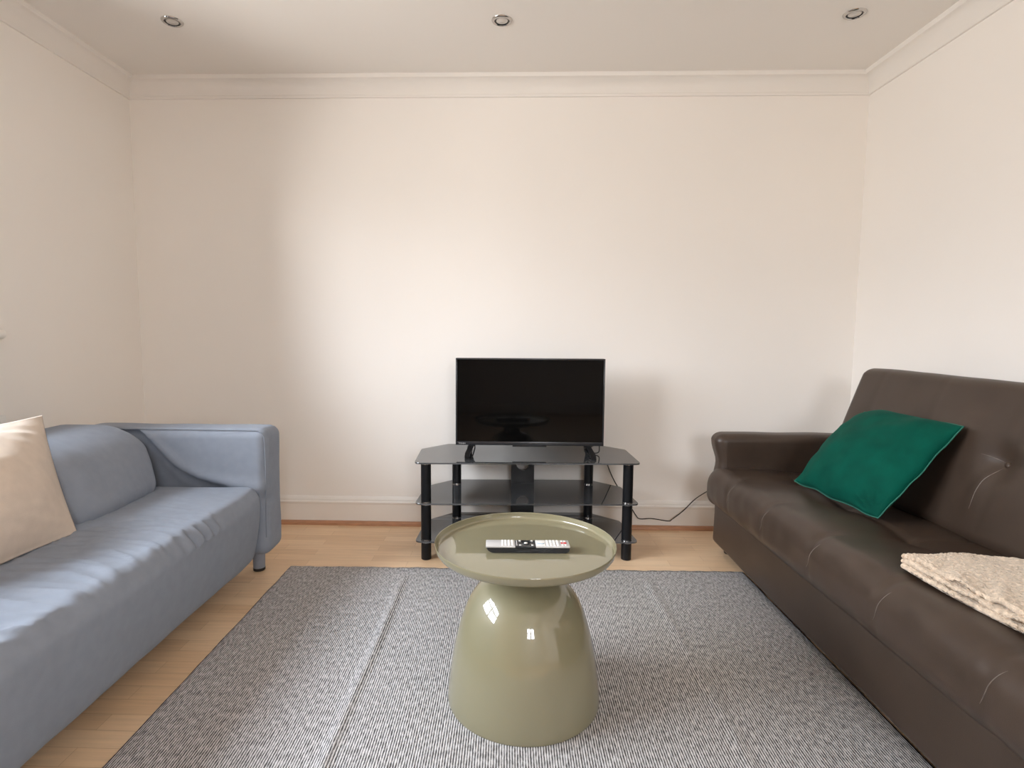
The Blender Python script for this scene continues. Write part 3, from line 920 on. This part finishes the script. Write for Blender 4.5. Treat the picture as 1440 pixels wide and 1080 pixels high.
# ------------------------------------------------------------------ folded fleece blanket on the leather seat
def blanket():
    # plan outline: blunt tip pointing at the television, widening towards the viewer; three folded layers
    bm = bmesh.new()
    tip = V((1.048, -1.560))
    def side_a(t):   # edge towards the sofa's back
        return V((lerp(tip.x, 1.43, t ** .62), lerp(tip.y - .0, -1.66, t) + .075 * math.sin(PI * min(1, t * 1.0)) * .8))
    def side_b(t):   # edge towards the viewer and the seat's front
        return V((lerp(tip.x, 1.105, t ** 1.4) - .012 * math.sin(PI * t), lerp(tip.y, -2.06, t)))
    NU, NV = 110, 70
    def layer(zb, th, inset, wav, seed):
        top, bot = [], []
        for grid, up in ((top, 1), (bot, 0)):
            for i in range(NU + 1):
                t = (i / NU) ** 1.5; row = []
                a, b = side_a(t), side_b(t)
                L = max((a - b).length, 1e-4)
                for j in range(NV + 1):
                    s = j / NV
                    ins = inset * (1 - s)
                    q = b.lerp(a, min(1, ins / max(L, .08) + s * (1 - ins / max(L, .08))))
                    x, y = q
                    e = min(s * L, (1 - s) * L, .2)
                    rnd = math.sqrt(max(0, 1 - max(0, 1 - e / (th * .8)) ** 2))
                    wv = wav * math.sin(t * 27 + seed + 1.5 * nz(t * 9, seed)) * gs(s, .28) * ss(.12, .3, t)
                    pile = .0022 * (nz(x * 130, y * 130, seed) + .8 * nz(x * 260, y * 260, seed))
                    zz = zb + (th * (.5 + .5 * rnd) if up else th * (.5 - .5 * rnd)) + wv + (pile if up else 0) + .006 * nz(x * 9, y * 9, 3.) * up
                    ed = .003 * nz(x * 150, y * 150, 9.) * gs(e, .006)
                    row.append(bm.verts.new((x + ed, y + ed, zz - .022 * ss(1.06, .98, x) * 0)))
                grid.append(row)
        for grid, fl in ((top, 0), (bot, 1)):
            for i in range(NU):
                for j in range(NV):
                    bm.faces.new([grid[i][j], grid[i + 1][j], grid[i + 1][j + 1], grid[i][j + 1]])
        for j in (0, NV):
            for i in range(NU): bm.faces.new((top[i][j], top[i + 1][j], bot[i + 1][j], bot[i][j]))
        for j in range(NV): bm.faces.new((top[NU][j], top[NU][j + 1], bot[NU][j + 1], bot[NU][j]))
        for j in range(NV): bm.faces.new((top[0][j], top[0][j + 1], bot[0][j + 1], bot[0][j]))
    layer(.441, .013, 0, .0, 1.0)
    layer(.4545, .012, .012, .0020, 2.0)
    layer(.467, .013, .028, .0045, 4.0)
    bmesh.ops.remove_doubles(bm, verts=bm.verts[:], dist=1e-6)
    return bm
BO = V((1.2, -1.7, .44))
bm = blanket(); bmesh.ops.translate(bm, verts=bm.verts, vec=-BO)
bl_ = link('folded_blanket', bm, M['fleece'], loc=BO)
tag(bl_, 'folded beige fleece blanket lying on the seat of the brown leather sofa', 'blanket')

# ------------------------------------------------------------------ daylight
world = bpy.data.worlds.new('sky'); SC.world = world; world.use_nodes = True
nt = world.node_tree
for n in list(nt.nodes): nt.nodes.remove(n)
wo = nd(nt, 'ShaderNodeOutputWorld'); bg = nd(nt, 'ShaderNodeBackground')
tc = nd(nt, 'ShaderNodeTexCoord'); sp = nd(nt, 'ShaderNodeSeparateXYZ'); nt.links.new(tc.outputs['Generated'], sp.inputs[0])
cr = nd(nt, 'ShaderNodeValToRGB')
mr = nd(nt, 'ShaderNodeMapRange'); mr.inputs[1].default_value = -1; mr.inputs[2].default_value = 1
nt.links.new(sp.outputs[2], mr.inputs[0]); nt.links.new(mr.outputs[0], cr.inputs[0])
els = cr.color_ramp.elements
els[0].position = 0.0; els[0].color = (.36, .345, .325, 1)
els[1].position = 1.0; els[1].color = (.78, .88, 1.0, 1)
for p, c in ((.50, (.42, .41, .40, 1)), (.55, (.55, .56, .58, 1)), (.61, (.97, 1.0, 1.05, 1)), (.75, (.95, 1.02, 1.10, 1))):
    e = els.new(p); e.color = c
nt.links.new(cr.outputs[0], bg.inputs[0]); bg.inputs[1].default_value = 31.0
nt.links.new(bg.outputs[0], wo.inputs[0])
def portal(name, loc, rot, sx, sy):
    l = bpy.data.lights.new(name, 'AREA'); l.shape = 'RECTANGLE'; l.size = sx; l.size_y = sy; l.cycles.is_portal = True
    o = bpy.data.objects.new(name, l); COL.objects.link(o); o.location = loc; o.rotation_euler = rot
    return o
portal('window_daylight', (XL - TL - .005, (W1['y0'] + W1['y1']) / 2, (W1['z0'] + W1['z1']) / 2), (0, -PI / 2, 0), W1['z1'] - W1['z0'], W1['y1'] - W1['y0'])
portal('rear_fill_daylight', ((W2['x0'] + W2['x1']) / 2, YR - .24, (W2['z0'] + W2['z1']) / 2), (PI / 2, 0, 0), W2['x1'] - W2['x0'], W2['z1'] - W2['z0'])  # portal for the added rear window's fill light

# ------------------------------------------------------------------ camera
f, cx, pit, yaw, rol, D = 803.7, 692.5, .0899, -.0285, .0059, 3.0647
cam = bpy.data.cameras.new('camera'); co = bpy.data.objects.new('camera', cam); COL.objects.link(co)
r = V((math.cos(yaw), -math.sin(yaw), 0)); fw = V((math.sin(yaw), math.cos(yaw), 0)); u = V((0, 0, 1))
fw2 = fw * math.cos(pit) - u * math.sin(pit); u2 = u * math.cos(pit) + fw * math.sin(pit)
r3 = r * math.cos(rol) + u2 * math.sin(rol); u3 = u2 * math.cos(rol) - r * math.sin(rol)
mw = Matrix((( r3.x, u3.x, -fw2.x, 0), (r3.y, u3.y, -fw2.y, -D), (r3.z, u3.z, -fw2.z, 1.06), (0, 0, 0, 1)))
co.matrix_world = mw
cam.sensor_fit = 'HORIZONTAL'; cam.sensor_width = 36; cam.lens = f / 1440 * 36; cam.shift_x = (720 - cx) / 1440
cam.clip_start = .02
SC.camera = co

SC.view_settings.view_transform = 'Standard'; SC.view_settings.look = 'None'
SC.view_settings.gamma = 1; SC.view_settings.use_curve_mapping = False
SC.view_settings.exposure = 0.0
cy = SC.cycles
cy.use_denoising = True
cy.max_bounces = 20; cy.diffuse_bounces = 16; cy.glossy_bounces = 5; cy.transparent_max_bounces = 8
cy.caustics_reflective = False; cy.caustics_refractive = False
cy.sample_clamp_indirect = 6.0
